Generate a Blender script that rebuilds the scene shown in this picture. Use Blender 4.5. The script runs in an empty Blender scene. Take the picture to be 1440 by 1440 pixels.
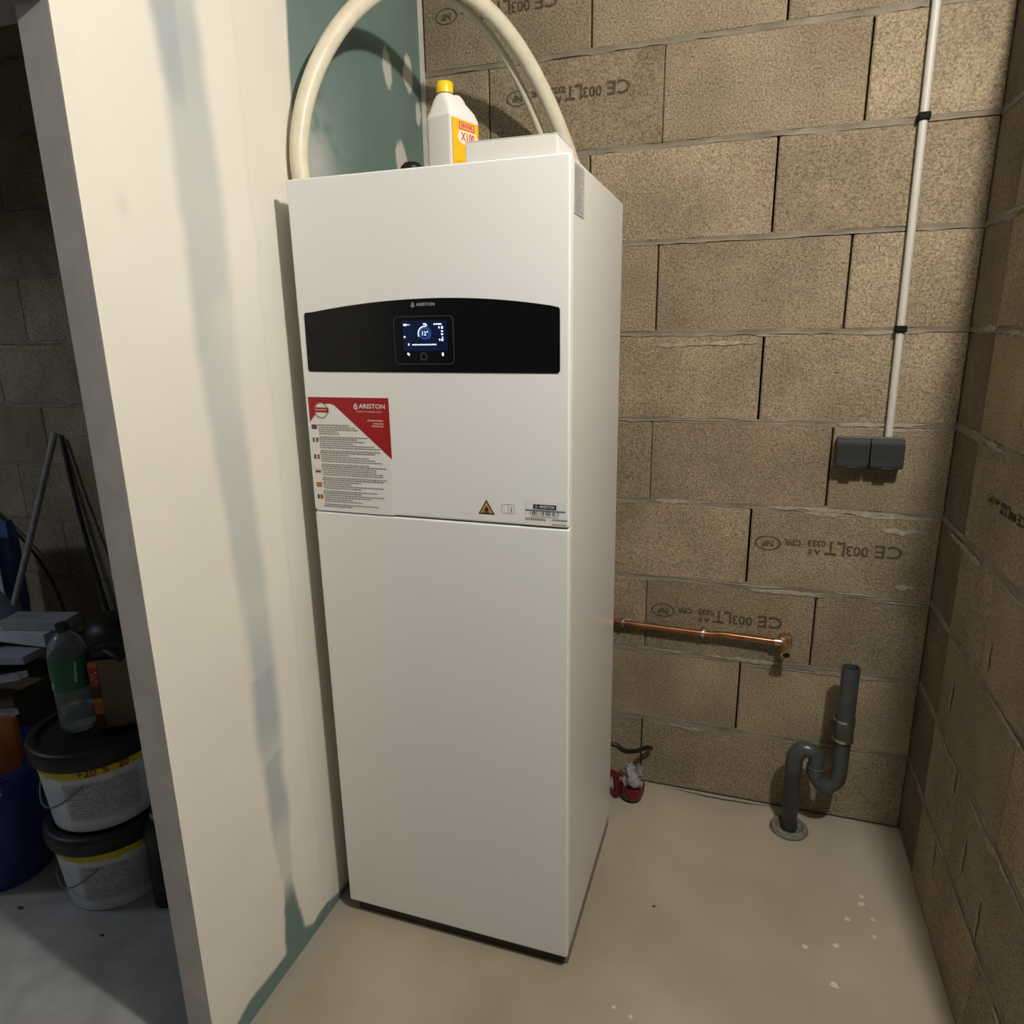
import bpy, bmesh, math, random
import numpy as np
from mathutils import Vector, Matrix
random.seed(7); rng = np.random.default_rng(7)
S = bpy.context.scene
COL = S.collection

# ------------------------------------------------------------------ camera
yaw, pitch, roll = -0.32728, 0.25436, -0.01639
fw = Vector((math.sin(yaw)*math.cos(pitch), math.cos(yaw)*math.cos(pitch), -math.sin(pitch)))
rt = Vector((math.cos(yaw), -math.sin(yaw), 0)); up = rt.cross(fw)
r2 = math.cos(roll)*rt + math.sin(roll)*up; u2 = -math.sin(roll)*rt + math.cos(roll)*up
cam = bpy.data.objects.new('camera', bpy.data.cameras.new('camera')); COL.objects.link(cam)
cam.matrix_world = Matrix(((r2.x, u2.x, -fw.x, 0.1799), (r2.y, u2.y, -fw.y, -2.1123), (r2.z, u2.z, -fw.z, 1.5126), (0, 0, 0, 1)))
cam.data.sensor_width = 36; cam.data.lens = 974.76/1440*36; cam.data.clip_start = 0.02
S.camera = cam

# ------------------------------------------------------------------ world, lamp, exposure
W = bpy.data.worlds.new('world'); S.world = W; W.use_nodes = True
W.node_tree.nodes['Background'].inputs[0].default_value = (0.62, 0.74, 1.0, 1)
W.node_tree.nodes['Background'].inputs[1].default_value = 0.06
LAMP = Vector((0.752, -1.54, 2.585))
ld = bpy.data.lights.new('lamp_light', 'POINT'); ld.energy = 105; ld.color = (1.0, 0.948, 0.865); ld.shadow_soft_size = 0.035
lamp_light = bpy.data.objects.new('lamp_light', ld); COL.objects.link(lamp_light); lamp_light.location = LAMP
FILL = Vector((-3.2, -1.9, 2.10))  # added lamp out of view, cool fill to brighten the store room
l2 = bpy.data.lights.new('fill_light', 'POINT'); l2.energy = 26; l2.color = (0.72, 0.84, 1.0); l2.shadow_soft_size = 0.12
fill_light = bpy.data.objects.new('fill_light', l2); COL.objects.link(fill_light); fill_light.location = FILL
S.view_settings.view_transform = 'Standard'; S.view_settings.look = 'None'
S.view_settings.exposure = 0.0; S.view_settings.gamma = 1.0; S.view_settings.use_curve_mapping = False

# ------------------------------------------------------------------ materials
MATS = {}
def mat(name, col, rough=0.6, metal=0.0, var=0.0, scale=20.0, bump=0.0, bscale=None, detail=4, emit=None, estr=1.0,
        trans=0.0, alpha=1.0, coat=0.0, spec=0.5, objvar=0.0, col2=None, ior=1.45):
    if name in MATS: return MATS[name]
    m = bpy.data.materials.new(name); m.use_nodes = True; MATS[name] = m
    nt = m.node_tree; N = nt.nodes; L = nt.links; b = N['Principled BSDF']
    b.inputs['Base Color'].default_value = (*col, 1); b.inputs['Roughness'].default_value = rough
    b.inputs['Metallic'].default_value = metal; b.inputs['Specular IOR Level'].default_value = spec
    b.inputs['IOR'].default_value = ior
    if trans: b.inputs['Transmission Weight'].default_value = trans
    if alpha < 1: b.inputs['Alpha'].default_value = alpha
    if coat: b.inputs['Coat Weight'].default_value = coat
    if emit:
        b.inputs['Emission Color'].default_value = (*emit, 1); b.inputs['Emission Strength'].default_value = estr
    tc = N.new('ShaderNodeTexCoord'); vec = tc.outputs['Object']
    if objvar:
        oi = N.new('ShaderNodeObjectInfo'); ml = N.new('ShaderNodeVectorMath'); ml.operation = 'SCALE'
        ml.inputs[0].default_value = (37, 19, 53); L.new(oi.outputs['Random'], ml.inputs['Scale'])
        ad = N.new('ShaderNodeVectorMath'); ad.operation = 'ADD'; L.new(vec, ad.inputs[0]); L.new(ml.outputs[0], ad.inputs[1])
        vec = ad.outputs[0]
    if var or col2:
        n = N.new('ShaderNodeTexNoise'); n.inputs['Scale'].default_value = scale; n.inputs['Detail'].default_value = detail
        L.new(vec, n.inputs['Vector'])
        r = N.new('ShaderNodeValToRGB'); r.color_ramp.elements[0].position = 0.32; r.color_ramp.elements[1].position = 0.68
        c0 = [max(0, c*(1-var)) for c in col]; c1 = [min(1, c*(1+var)) for c in col] if not col2 else col2
        r.color_ramp.elements[0].color = (*c0, 1); r.color_ramp.elements[1].color = (*c1, 1)
        L.new(n.outputs['Fac'], r.inputs[0]); L.new(r.outputs[0], b.inputs['Base Color'])
    if bump:
        n2 = N.new('ShaderNodeTexNoise'); n2.inputs['Scale'].default_value = bscale or scale; n2.inputs['Detail'].default_value = detail
        L.new(vec, n2.inputs['Vector'])
        bp = N.new('ShaderNodeBump'); bp.inputs['Strength'].default_value = bump; bp.inputs['Distance'].default_value = 0.004
        L.new(n2.outputs['Fac'], bp.inputs['Height']); L.new(bp.outputs[0], b.inputs['Normal'])
    return m

def block_material(name, c_dark, c_mid, c_light):
    m = bpy.data.materials.new(name); m.use_nodes = True; MATS[name] = m
    nt = m.node_tree; N = nt.nodes; L = nt.links; b = N['Principled BSDF']
    b.inputs['Roughness'].default_value = 0.95; b.inputs['Specular IOR Level'].default_value = 0.15
    tc = N.new('ShaderNodeTexCoord'); oi = N.new('ShaderNodeObjectInfo')
    ml = N.new('ShaderNodeVectorMath'); ml.operation = 'SCALE'; ml.inputs[0].default_value = (37, 19, 53); L.new(oi.outputs['Random'], ml.inputs['Scale'])
    ad = N.new('ShaderNodeVectorMath'); ad.operation = 'ADD'; L.new(tc.outputs['Object'], ad.inputs[0]); L.new(ml.outputs[0], ad.inputs[1])
    v = ad.outputs[0]
    n1 = N.new('ShaderNodeTexNoise'); n1.inputs['Scale'].default_value = 190; n1.inputs['Detail'].default_value = 3; n1.inputs['Roughness'].default_value = 0.6
    n2 = N.new('ShaderNodeTexNoise'); n2.inputs['Scale'].default_value = 5; n2.inputs['Detail'].default_value = 4
    vo = N.new('ShaderNodeTexVoronoi'); vo.inputs['Scale'].default_value = 230
    for n in (n1, n2, vo): L.new(v, n.inputs['Vector'])
    r = N.new('ShaderNodeValToRGB'); e = r.color_ramp.elements
    e[0].position = 0.28; e[0].color = (*c_dark, 1); e[1].position = 0.70; e[1].color = (*c_light, 1)
    k = e.new(0.46); k.color = (*c_mid, 1)
    L.new(n1.outputs['Fac'], r.inputs[0])
    mr = N.new('ShaderNodeMapRange'); mr.inputs['From Min'].default_value = 0.3; mr.inputs['From Max'].default_value = 0.7
    mr.inputs['To Min'].default_value = 0.76; mr.inputs['To Max'].default_value = 1.14; L.new(n2.outputs['Fac'], mr.inputs['Value'])
    mo = N.new('ShaderNodeMapRange'); mo.inputs['To Min'].default_value = 0.86; mo.inputs['To Max'].default_value = 1.10; L.new(oi.outputs['Random'], mo.inputs['Value'])
    mm = N.new('ShaderNodeMath'); mm.operation = 'MULTIPLY'; L.new(mr.outputs[0], mm.inputs[0]); L.new(mo.outputs[0], mm.inputs[1])
    sc = N.new('ShaderNodeVectorMath'); sc.operation = 'SCALE'; L.new(r.outputs[0], sc.inputs[0]); L.new(mm.outputs[0], sc.inputs['Scale'])
    L.new(sc.outputs[0], b.inputs['Base Color'])
    mx = N.new('ShaderNodeMath'); mx.operation = 'ADD'; L.new(n1.outputs['Fac'], mx.inputs[0]); L.new(vo.outputs['Distance'], mx.inputs[1])
    bp = N.new('ShaderNodeBump'); bp.inputs['Strength'].default_value = 0.6; bp.inputs['Distance'].default_value = 0.003
    L.new(mx.outputs[0], bp.inputs['Height']); L.new(bp.outputs[0], b.inputs['Normal'])
    return m
M_BLOCK = block_material('concrete_block', (0.135, 0.106, 0.068), (0.285, 0.226, 0.150), (0.435, 0.355, 0.245))
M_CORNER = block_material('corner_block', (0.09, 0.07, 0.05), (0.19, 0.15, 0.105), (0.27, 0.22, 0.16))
M_MORTAR = mat('mortar', (0.17, 0.145, 0.108), 0.95, var=0.0, scale=9, bump=0.6, bscale=150, col2=(0.31, 0.27, 0.21), spec=0.15)
M_VOID = mat('joint_void', (0.03, 0.026, 0.02), 1.0, spec=0.0)
M_STAMP = mat('stamp_ink', (0.10, 0.078, 0.052), 1.0, spec=0.05, var=0.35, scale=90)
M_WHITE = mat('boiler_white', (0.84, 0.855, 0.84), 0.33, bump=0.03, bscale=500, spec=0.4)
M_SIDE = mat('boiler_side', (0.75, 0.745, 0.71), 0.27, spec=0.5)
M_GAP = mat('dark_gap', (0.015, 0.013, 0.01), 0.8)
M_BLACK = mat('fascia_black', (0.004, 0.004, 0.005), 0.32, spec=0.3)
M_FRAME = mat('module_grey', (0.035, 0.036, 0.038), 0.4)
M_HOSE = mat('hose_white', (0.72, 0.67, 0.52), 0.38, var=0.06, scale=40, bump=0.1, bscale=250)
M_TEALCORE = mat('board_end', (0.56, 0.54, 0.50), 0.85, var=0.08, scale=14, bump=0.12, bscale=90)
M_RED = mat('sticker_red', (0.33, 0.006, 0.010), 0.4)
M_LABELW = mat('label_white', (0.79, 0.80, 0.785), 0.42)
M_PRINT = mat('print_grey', (0.30, 0.275, 0.25), 0.6)
M_INK = mat('print_black', (0.02, 0.02, 0.025), 0.5)
M_LOGO = mat('print_white', (0.75, 0.75, 0.75), 0.5)
M_YEL = mat('yellow_plastic', (0.85, 0.56, 0.01), 0.35)
M_PVC = mat('pvc_grey', (0.058, 0.066, 0.066), 0.32, var=0.15, scale=30, spec=0.5)
M_PVCD = mat('pvc_sleeve', (0.06, 0.062, 0.045), 0.5, var=0.15, scale=30)
M_COPPER = mat('copper', (0.46, 0.21, 0.11), 0.3, metal=1.0, var=0.25, scale=25)
M_BRASS = mat('brass', (0.62, 0.46, 0.30), 0.28, metal=1.0, var=0.2, scale=60)
M_STEEL = mat('steel', (0.62, 0.60, 0.55), 0.3, metal=1.0)
M_SOCK = mat('socket_grey', (0.019, 0.021, 0.021), 0.55, bump=0.06, bscale=400)
M_CLIP = mat('black_plastic', (0.010, 0.010, 0.010), 0.45)
M_COND = mat('conduit_grey', (0.56, 0.54, 0.49), 0.42)

# ------------------------------------------------------------------ mesh helpers
def link(name, me, m=None, parent=None, smooth=False):
    o = bpy.data.objects.new(name, me); COL.objects.link(o)
    if m is not None and not me.materials: me.materials.append(m)
    if smooth:
        for p in me.polygons: p.use_smooth = True
    if parent is not None: o.parent = parent
    return o
def bm_obj(name, bm, m, parent=None, smooth=False, auto=None):
    bmesh.ops.recalc_face_normals(bm, faces=bm.faces)
    me = bpy.data.meshes.new(name); bm.to_mesh(me); bm.free()
    o = link(name, me, m, parent, smooth)
    if smooth and auto is not None: me.set_sharp_from_angle(angle=math.radians(auto))
    return o
def tag(o, label, cat, group=None):
    o['label'] = label; o['category'] = cat
    if group: o['group'] = group
    return o
def thing(name, label, cat, loc=(0, 0, 0), rotz=0.0, group=None):
    o = bpy.data.objects.new(name, None); COL.objects.link(o); o.location = loc; o.rotation_euler = (0, 0, rotz)
    o.empty_display_size = 0.05
    return tag(o, label, cat, group)
def struct(o): o['kind'] = 'structure'; return o
def box_bm(x0, x1, y0, y1, z0, z1, bev=0.0, seg=2, bm=None):
    bm = bm or bmesh.new()
    r = bmesh.ops.create_cube(bm, size=1.0)
    for v in r['verts']:
        v.co = Vector(((x0+x1)/2+v.co.x*(x1-x0), (y0+y1)/2+v.co.y*(y1-y0), (z0+z1)/2+v.co.z*(z1-z0)))
    if bev:
        es = list({e for v in r['verts'] for e in v.link_edges})
        bmesh.ops.bevel(bm, geom=es, offset=bev, segments=seg, affect='EDGES', profile=0.5)
    return bm
def box(name, x0, x1, y0, y1, z0, z1, m, parent=None, bev=0.0, seg=2):
    return bm_obj(name, box_bm(x0, x1, y0, y1, z0, z1, bev, seg), m, parent)
def lathe_bm(prof, seg=40, c=(0, 0, 0), bm=None):
    bm = bm or bmesh.new(); rings = []
    for r, z in prof:
        if r < 1e-6: rings.append([bm.verts.new((c[0], c[1], c[2]+z))])
        else: rings.append([bm.verts.new((c[0]+r*math.cos(2*math.pi*i/seg), c[1]+r*math.sin(2*math.pi*i/seg), c[2]+z)) for i in range(seg)])
    for a, b in zip(rings[:-1], rings[1:]):
        for i in range(seg):
            j = (i+1) % seg
            if len(a) == 1 and len(b) == 1: continue
            if len(a) == 1: bm.faces.new((a[0], b[i], b[j]))
            elif len(b) == 1: bm.faces.new((a[i], a[j], b[0]))
            else: bm.faces.new((a[i], a[j], b[j], b[i]))
    return bm
def lathe(name, prof, m, parent=None, seg=40, c=(0, 0, 0), auto=40):
    return bm_obj(name, lathe_bm(prof, seg, c), m, parent, True, auto)
def catmull(pts, n=10):
    P = [Vector(p) for p in pts]; P = [2*P[0]-P[1]] + P + [2*P[-1]-P[-2]]; out = []
    for i in range(1, len(P)-2):
        for k in range(n):
            t = k/n; a, b, c, d = P[i-1], P[i], P[i+1], P[i+2]
            out.append(0.5*((2*b)+(c-a)*t+(2*a-5*b+4*c-d)*t*t+(3*b-a-3*c+d)*t**3))
    out.append(P[-2]); return out
def tube_bm(pts, rad, seg=16, smooth=0, bm=None, cap=True, inner=None):
    bm = bm or bmesh.new(); P = catmull(pts, smooth) if smooth else [Vector(p) for p in pts]
    n = len(P); T = [(P[min(i+1, n-1)]-P[max(i-1, 0)]).normalized() for i in range(n)]
    nx = T[0].orthogonal().normalized(); rings = []
    for i in range(n):
        nx = (nx-T[i]*nx.dot(T[i])).normalized(); ny = T[i].cross(nx)
        r = rad(i/(n-1)) if callable(rad) else rad
        rings.append([bm.verts.new(P[i]+r*(math.cos(2*math.pi*k/seg)*nx+math.sin(2*math.pi*k/seg)*ny)) for k in range(seg)])
    for a, b in zip(rings[:-1], rings[1:]):
        for k in range(seg): bm.faces.new((a[k], a[(k+1) % seg], b[(k+1) % seg], b[k]))
    if cap:
        bm.faces.new(rings[0][::-1]); bm.faces.new(rings[-1])
    return bm
def tube(name, pts, rad, m, parent=None, seg=16, smooth=0, cap=True):
    return bm_obj(name, tube_bm(pts, rad, seg, smooth, cap=cap), m, parent, True, 40)
def prism_bm(poly, axis, a, b, bm=None):
    """extrude a 2-D polygon along axis from a to b"""
    bm = bm or bmesh.new()
    def mk(u, v, w): return {'x': (w, u, v), 'y': (u, w, v), 'z': (u, v, w)}[axis]
    A = [bm.verts.new(mk(u, v, a)) for u, v in poly]; B = [bm.verts.new(mk(u, v, b)) for u, v in poly]; n = len(poly)
    bm.faces.new(A); bm.faces.new(B[::-1])
    for i in range(n): bm.faces.new((A[i], B[i], B[(i+1) % n], A[(i+1) % n]))
    return bm
def prism(name, poly, axis, a, b, m, parent=None, bev=0.0):
    bm = prism_bm(poly, axis, a, b)
    if bev: bmesh.ops.bevel(bm, geom=list(bm.edges), offset=bev, segments=2, affect='EDGES')
    return bm_obj(name, bm, m, parent)
def rrect(x0, x1, z0, z1, r, n=5):
    out = []
    for cx, cz, a0 in ((x1-r, z1-r, 0), (x0+r, z1-r, 90), (x0+r, z0+r, 180), (x1-r, z0+r, 270)):
        for k in range(n+1):
            a = math.radians(a0+90*k/n); out.append((cx+r*math.cos(a), cz+r*math.sin(a)))
    return out
def text(name, s, size, m, mtx, parent=None, extrude=0.0003, sx=1.0, align='CENTER', bold=0.0):
    cu = bpy.data.curves.new(name, 'FONT'); cu.body = s; cu.size = size; cu.extrude = extrude; cu.resolution_u = 2
    cu.align_x = align; cu.align_y = 'CENTER'; cu.offset = bold
    t = bpy.data.objects.new(name, cu); COL.objects.link(t)
    me = bpy.data.meshes.new_from_object(t.evaluated_get(bpy.context.evaluated_depsgraph_get()))
    bpy.data.objects.remove(t); bpy.data.curves.remove(cu)
    me.transform(mtx @ Matrix.Diagonal((sx, 1, 1, 1))); me.name = name; me.materials.clear()
    return link(name, me, m, parent)
def crumple_bag(name, w, d, h, m, parent, amp=.012, seed=1, nx=14, nz=14):
    r = np.random.default_rng(seed); bm = bmesh.new(); bmesh.ops.create_cube(bm, size=1.0)
    bmesh.ops.subdivide_edges(bm, edges=list(bm.edges), cuts=7, use_grid_fill=True)
    ph = r.random(9)*6.28
    for v in bm.verts:
        x, y, z = v.co; pin = 1-abs(2*z)**3*.55
        y2 = y*d*pin*(1-.5*abs(2*x)**2); n = math.sin(9*x+7*z+ph[0])+.7*math.sin(17*z-11*x+ph[1])+.6*math.sin(23*x+19*y+ph[2])
        k = math.sin(13*z+5*y+ph[3])
        v.co = Vector((x*w+amp*.5*k, y2+amp*n*.6, (z+.5)*h+amp*.6*math.sin(11*x+ph[4])+amp*.4*math.sin(27*x+ph[5])))
    zmin = min(v.co.z for v in bm.verts)
    for v in bm.verts: v.co.z -= zmin
    return bm_obj(name, bm, m, parent, True, 55)
FRONT = Matrix.Rotation(math.radians(90), 4, 'X')                     # text facing -y
def at_front(x, y, z, rot=0.0): return Matrix.Translation((x, y, z)) @ FRONT @ Matrix.Rotation(rot, 4, 'Z')

# ------------------------------------------------------------------ setting: floor, ceiling
XP, XR, CEIL = -0.7995, 0.7095, 2.72
M_FLOOR = mat('screed', (0.31, 0.262, 0.198), 0.75, scale=2.2, col2=(0.43, 0.375, 0.295), bump=0.12, bscale=160, detail=6, spec=0.3)
nt = M_FLOOR.node_tree; b_ = nt.nodes['Principled BSDF']; src = b_.inputs['Base Color'].links[0].from_socket
tc_ = nt.nodes.new('ShaderNodeTexCoord'); sx_ = nt.nodes.new('ShaderNodeSeparateXYZ'); nt.links.new(tc_.outputs['Object'], sx_.inputs[0])
mr_ = nt.nodes.new('ShaderNodeMapRange'); mr_.inputs['From Min'].default_value = -.95; mr_.inputs['From Max'].default_value = -.72; nt.links.new(sx_.outputs['X'], mr_.inputs['Value'])
n_ = nt.nodes.new('ShaderNodeTexNoise'); n_.inputs['Scale'].default_value = 9; n_.inputs['Detail'].default_value = 8; nt.links.new(tc_.outputs['Object'], n_.inputs['Vector'])
rp_ = nt.nodes.new('ShaderNodeValToRGB'); rp_.color_ramp.elements[0].color = (.30, .30, .295, 1); rp_.color_ramp.elements[1].color = (.40, .40, .395, 1)
rp_.color_ramp.elements[0].position = .35; rp_.color_ramp.elements[1].position = .65; nt.links.new(n_.outputs['Fac'], rp_.inputs[0])
mx_ = nt.nodes.new('ShaderNodeMix'); mx_.data_type = 'RGBA'; nt.links.new(mr_.outputs[0], mx_.inputs['Factor'])
nt.links.new(rp_.outputs[0], mx_.inputs[6]); nt.links.new(src, mx_.inputs[7]); nt.links.new(mx_.outputs[2], b_.inputs['Base Color'])
bm = bmesh.new(); bmesh.ops.create_grid(bm, x_segments=2, y_segments=2, size=0.5)
for v in bm.verts: v.co = Vector((v.co.x*9.0-1.0, v.co.y*6.2-2.9, 0))
bmesh.ops.solidify(bm, geom=list(bm.faces), thickness=0.1)
for v in bm.verts: v.co.z = min(v.co.z, 0) if v.co.z < 0.05 else -0.1
floor = struct(bm_obj('floor', bm, M_FLOOR))
bm = bmesh.new()
for x, y, r in ((0.565, -0.325, .009), (0.561, -0.353, .011), (0.52, -0.419, .009), (0.584, -0.399, .007), (0.577, -0.459, .007), (0.408, -0.544, .008),
                (0.483, -0.516, .009), (0.466, -0.635, .012), (0.02, -0.86, .006), (-0.02, -0.85, .005)):
    n = 9; bm.faces.new([bm.verts.new((x+r*random.uniform(.6, 1.1)*math.cos(2*math.pi*k/n), y+r*random.uniform(.6, 1.1)*math.sin(2*math.pi*k/n), 0.0008)) for k in range(n)])
bm_obj('paint_drops', bm, mat('dried_plaster', (0.62, 0.57, 0.44), 0.8), floor)
bm = bmesh.new()
for x, y, r in ((-1.62, -1.06, .013), (-1.33, -1.06, .008), (0.03, -0.53, .007), (0.10, -0.86, .005), (-0.92, -1.19, .008)):
    n = 7; bm.faces.new([bm.verts.new((x+r*random.uniform(.5, 1.2)*math.cos(2*math.pi*k/n), y+r*.6*random.uniform(.5, 1.2)*math.sin(2*math.pi*k/n), 0.0008)) for k in range(n)])
bm_obj('dirt_specks', bm, mat('dirt', (0.05, 0.045, 0.04), 0.9), floor)
bm = bmesh.new()   # dark open gap where the screed stops short of the block wall
pts = [(0.02+0.33*k/16, -0.006-0.012*math.sin(math.pi*k/16)+random.uniform(-.002, .002)) for k in range(17)]
vs0 = [bm.verts.new((x, y, 0.0008)) for x, y in pts]; vs1 = [bm.verts.new((x, y+0.005*math.sin(math.pi*k/16)+.0012, 0.0008)) for k, (x, y) in enumerate(pts)]
for k in range(16): bm.faces.new((vs0[k], vs0[k+1], vs1[k+1], vs1[k]))
bm_obj('edge_gap', bm, M_GAP, floor)
struct(box('ceiling', -5.5, 3.5, -6, 0.2, CEIL, CEIL+0.1, mat('ceiling_concrete', (0.42, 0.40, 0.37), 0.9, var=0.1, scale=3)))

# ------------------------------------------------------------------ block walls
def block_mesh(L, name, D=0.06, H=0.2385):
    bm = bmesh.new(); box_bm(-L/2, L/2, 0, D, -H/2, H/2, 0.0035, 1, bm)
    me = bpy.data.meshes.new(name); bmesh.ops.recalc_face_normals(bm, faces=bm.faces); bm.to_mesh(me); bm.free(); return me
BM_CACHE = {}
def get_block(L, m, D=.06):
    k = (round(L, 3), m.name, D)
    if k not in BM_CACHE:
        me = block_mesh(L, 'concrete_block', D); me.materials.append(m); BM_CACHE[k] = me
    return BM_CACHE[k]
def mortar_strip(length, nseed, proud=0.0007):
    """irregular bed joint: strip along local x, front towards -y"""
    r = np.random.default_rng(nseed); n = int(length/0.022); bm = bmesh.new(); rows = []; w1 = w2 = 0.0
    for i in range(n+1):
        x = length*i/n; w1 = .7*w1+.3*r.normal(0, 1); w2 = .7*w2+.3*r.normal(0, 1)
        t = max(.0055, 0.0085+.0065*w1+r.normal(0, .0012)); b = max(.0055, 0.0085+.0065*w2+r.normal(0, .0012))
        q = lambda: -proud*r.uniform(.2, 1.2)
        rows.append([bm.verts.new((x, 0.003, t)), bm.verts.new((x, q(), t*.8)), bm.verts.new((x, q()+.0012, 0)), bm.verts.new((x, q(), -b*.8)), bm.verts.new((x, 0.003, -b))])
    for a, c in zip(rows[:-1], rows[1:]):
        for k in range(4): bm.faces.new((a[k], a[k+1], c[k+1], c[k]))
    return bm
wall_back = struct(box('wall_back', -5.0, XR+0.2, 0.045, 0.24, 0, CEIL, M_VOID))
GAPS = {(1, .213): .005, (2, .413): .005, (3, .213): .006, (4, .413): .005, (5, .213): .006, (6, -.087): .004, (6, .413): .005, (7, .213): .005,
        (8, -.087): .0025, (8, .413): .006, (9, .213): .005, (9, -.287): .005, (7, -.287): .0045, (2, -.087): .0015, (4, -.087): .0015}
back_blocks = {}
for k in range(11):
    z0 = 0.25*k; zc = z0+0.1245
    if z0 > CEIL: break
    js = [(-.087 if k % 2 == 0 else .213)+.5*n for n in range(-10, 3)]
    js = [round(j, 3) for j in js if -5.0 < j < XR-.02]
    edges = [-5.0]+js+[round(XR+(0.0 if k % 2 == 0 else 0.0), 3)]
    for a, b in zip(edges[:-1], edges[1:]):
        ga = GAPS.get((k, a), .0035)/2; gb = GAPS.get((k, b), .0035)/2
        if a == -5.0: ga = 0
        if b == edges[-1]: gb = 0
        Lk = round(b-a-ga-gb, 4)
        o = bpy.data.objects.new('concrete_block', get_block(Lk, M_BLOCK)); COL.objects.link(o); o.parent = wall_back
        H = random.uniform(-.0012, .0012)
        o.location = ((a+ga+b-gb)/2, H, zc); back_blocks[(k, a)] = o
for k in range(1, 11):
    o = bm_obj('mortar_bed', mortar_strip(5.0+XR, 100+k), M_MORTAR, wall_back); o.location = (-5.0, 0, 0.25*k+.0005)

M_SMEAR = mat('mortar_smear', (.29, .25, .19), .95, scale=45, col2=(.42, .375, .30), bump=.6, bscale=140, spec=.1)
def smear(parent, cx, cz, w, h, seed):
    r = np.random.default_rng(seed); n = max(8, int(w/.008)); bm = bmesh.new(); T_ = []; B__ = []; w1 = w2 = 0; yy = -.0014-.0012*r.random()
    for i in range(n+1):
        t = i/n; env = math.sin(math.pi*t)**.6; w1 = .6*w1+.4*r.normal(0, 1); w2 = .6*w2+.4*r.normal(0, 1)
        T_.append(bm.verts.new((cx-w/2+w*t, yy, cz+env*h*max(.12, .5+.45*w1)+.0002))); B__.append(bm.verts.new((cx-w/2+w*t, yy, cz-env*h*max(.12, .5+.45*w2)-.0002)))
    for i in range(n): bm.faces.new((B__[i], B__[i+1], T_[i+1], T_[i]))
    me_ = bpy.data.meshes.new('mortar_smear'); bm.to_mesh(me_); bm.free(); return link('mortar_smear', me_, M_SMEAR, parent)
rs = np.random.default_rng(77)
for z, n in ((1.5, 3), (1.25, 6), (1.0, 9), (.75, 7), (.5, 5), (.25, 4)):
    for _ in range(n):
        smear(wall_back, rs.uniform(-.05, .66), z-rs.uniform(-.006, .012), rs.uniform(.06, .26), rs.uniform(.004, .012), int(rs.integers(1e6)))
for cx, cz, w, h in ((.64, .79, .05, .018), (.62, .955, .12, .014), (.10, 1.472, .20, .010), (-.02, 1.468, .16, .012)):
    smear(wall_back, cx, cz, w, h, int(rs.integers(1e6)))

# factory stamp on some blocks (the block was laid upside down)
def stamp(parent_block, cx, cz, w, seed=0, face='y', pw=None, tilt=0.0):
    R = Matrix.Rotation(math.pi+tilt, 4, 'Y')
    base = Matrix.Translation((cx, -0.0012, cz)) @ R @ FRONT
    s = w/0.40
    j = []
    def put(t, size, dx, dz, sx=1.0): j.append(text('stamp', t, size*s, M_STAMP, base @ Matrix.Translation((dx*s, dz*s, 0)), None, .0006, sx, bold=.0006))
    put('CE', .052, -.155, 0, 1.15); put('003', .040, -.075, .004, 1.0); put('LT', .056, -.020, 0, .9)
    put('0333', .024, .030, -.010, 1.0); put('CPR', .024, .092, -.008); put('NF', .024, .160, 0, 1.1)
    put('A II', .022, .035, .016)
    bm = bmesh.new(); n = 28; a = []; b = []
    for q in range(n):
        th = 2*math.pi*q/n
        for lst, f in ((a, 1.0), (b, .86)): lst.append(bm.verts.new(base @ Vector((.160*s+.036*s*f*math.cos(th), .022*s*f*math.sin(th), 0))))
    for q in range(n): bm.faces.new((a[q], a[(q+1) % n], b[(q+1) % n], b[q]))
    for o in j:
        bm.from_mesh(o.data); bpy.data.objects.remove(o)
    o = bm_obj('stamp', bm, M_STAMP, None)
    return o
def attach_stamp(key, cx, cz, w, tilt=0.0):
    b = back_blocks[key]; o = stamp(b, cx-b.location.x, cz-b.location.z, w, tilt=tilt); o.parent = b; return o
attach_stamp((8, -.587), -.352, 2.158, .37)
attach_stamp((9, -.787), -.56, 2.392, .38)
attach_stamp((3, .213), .43, .892, .41)
attach_stamp((2, -.087), .132, .642, .41)

# right-hand wall, turned 90 degrees: local x runs towards the camera
wall_right = struct(box('wall_right', XR+.006, XR+.194, -.992, 0.045, 0, 1.992, M_MORTAR))
RW = Matrix.Rotation(math.radians(-90), 4, 'Z')
for k in range(10):
    end = 1.0 if k < 8 else (0.62 if k == 8 else 0.36)
    edges = [-.02, .2] + [e for e in ((.45, .95) if k % 2 else (.70,)) if e < end-.03] + [end]
    for i, (a, b) in enumerate(zip(edges[:-1], edges[1:])):
        g = .0015 if i else 0
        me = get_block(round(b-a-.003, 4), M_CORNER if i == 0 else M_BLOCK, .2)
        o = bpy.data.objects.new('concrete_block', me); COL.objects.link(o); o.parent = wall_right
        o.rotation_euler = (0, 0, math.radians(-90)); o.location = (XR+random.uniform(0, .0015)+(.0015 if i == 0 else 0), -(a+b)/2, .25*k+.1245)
        if k == 4 and i == 1:
            st = stamp(o, 0, .01, .24); st.parent = o
    if k:
        o = bm_obj('mortar_bed', mortar_strip(end, 300+k, .0012), M_MORTAR, wall_right); o.rotation_euler = (0, 0, math.radians(-90)); o.location = (XR, 0, .25*k)
for k in range(1, 8):
    for _ in range(4):
        c_ = rs.uniform(.15, .85); sm_ = smear(wall_right, 0, 0, rs.uniform(.05, .22), rs.uniform(.005, .014), int(rs.integers(1e6)))
        sm_.rotation_euler = (0, 0, math.radians(-90)); sm_.location = (XR, -c_, .25*k-rs.uniform(-.005, .02))
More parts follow.
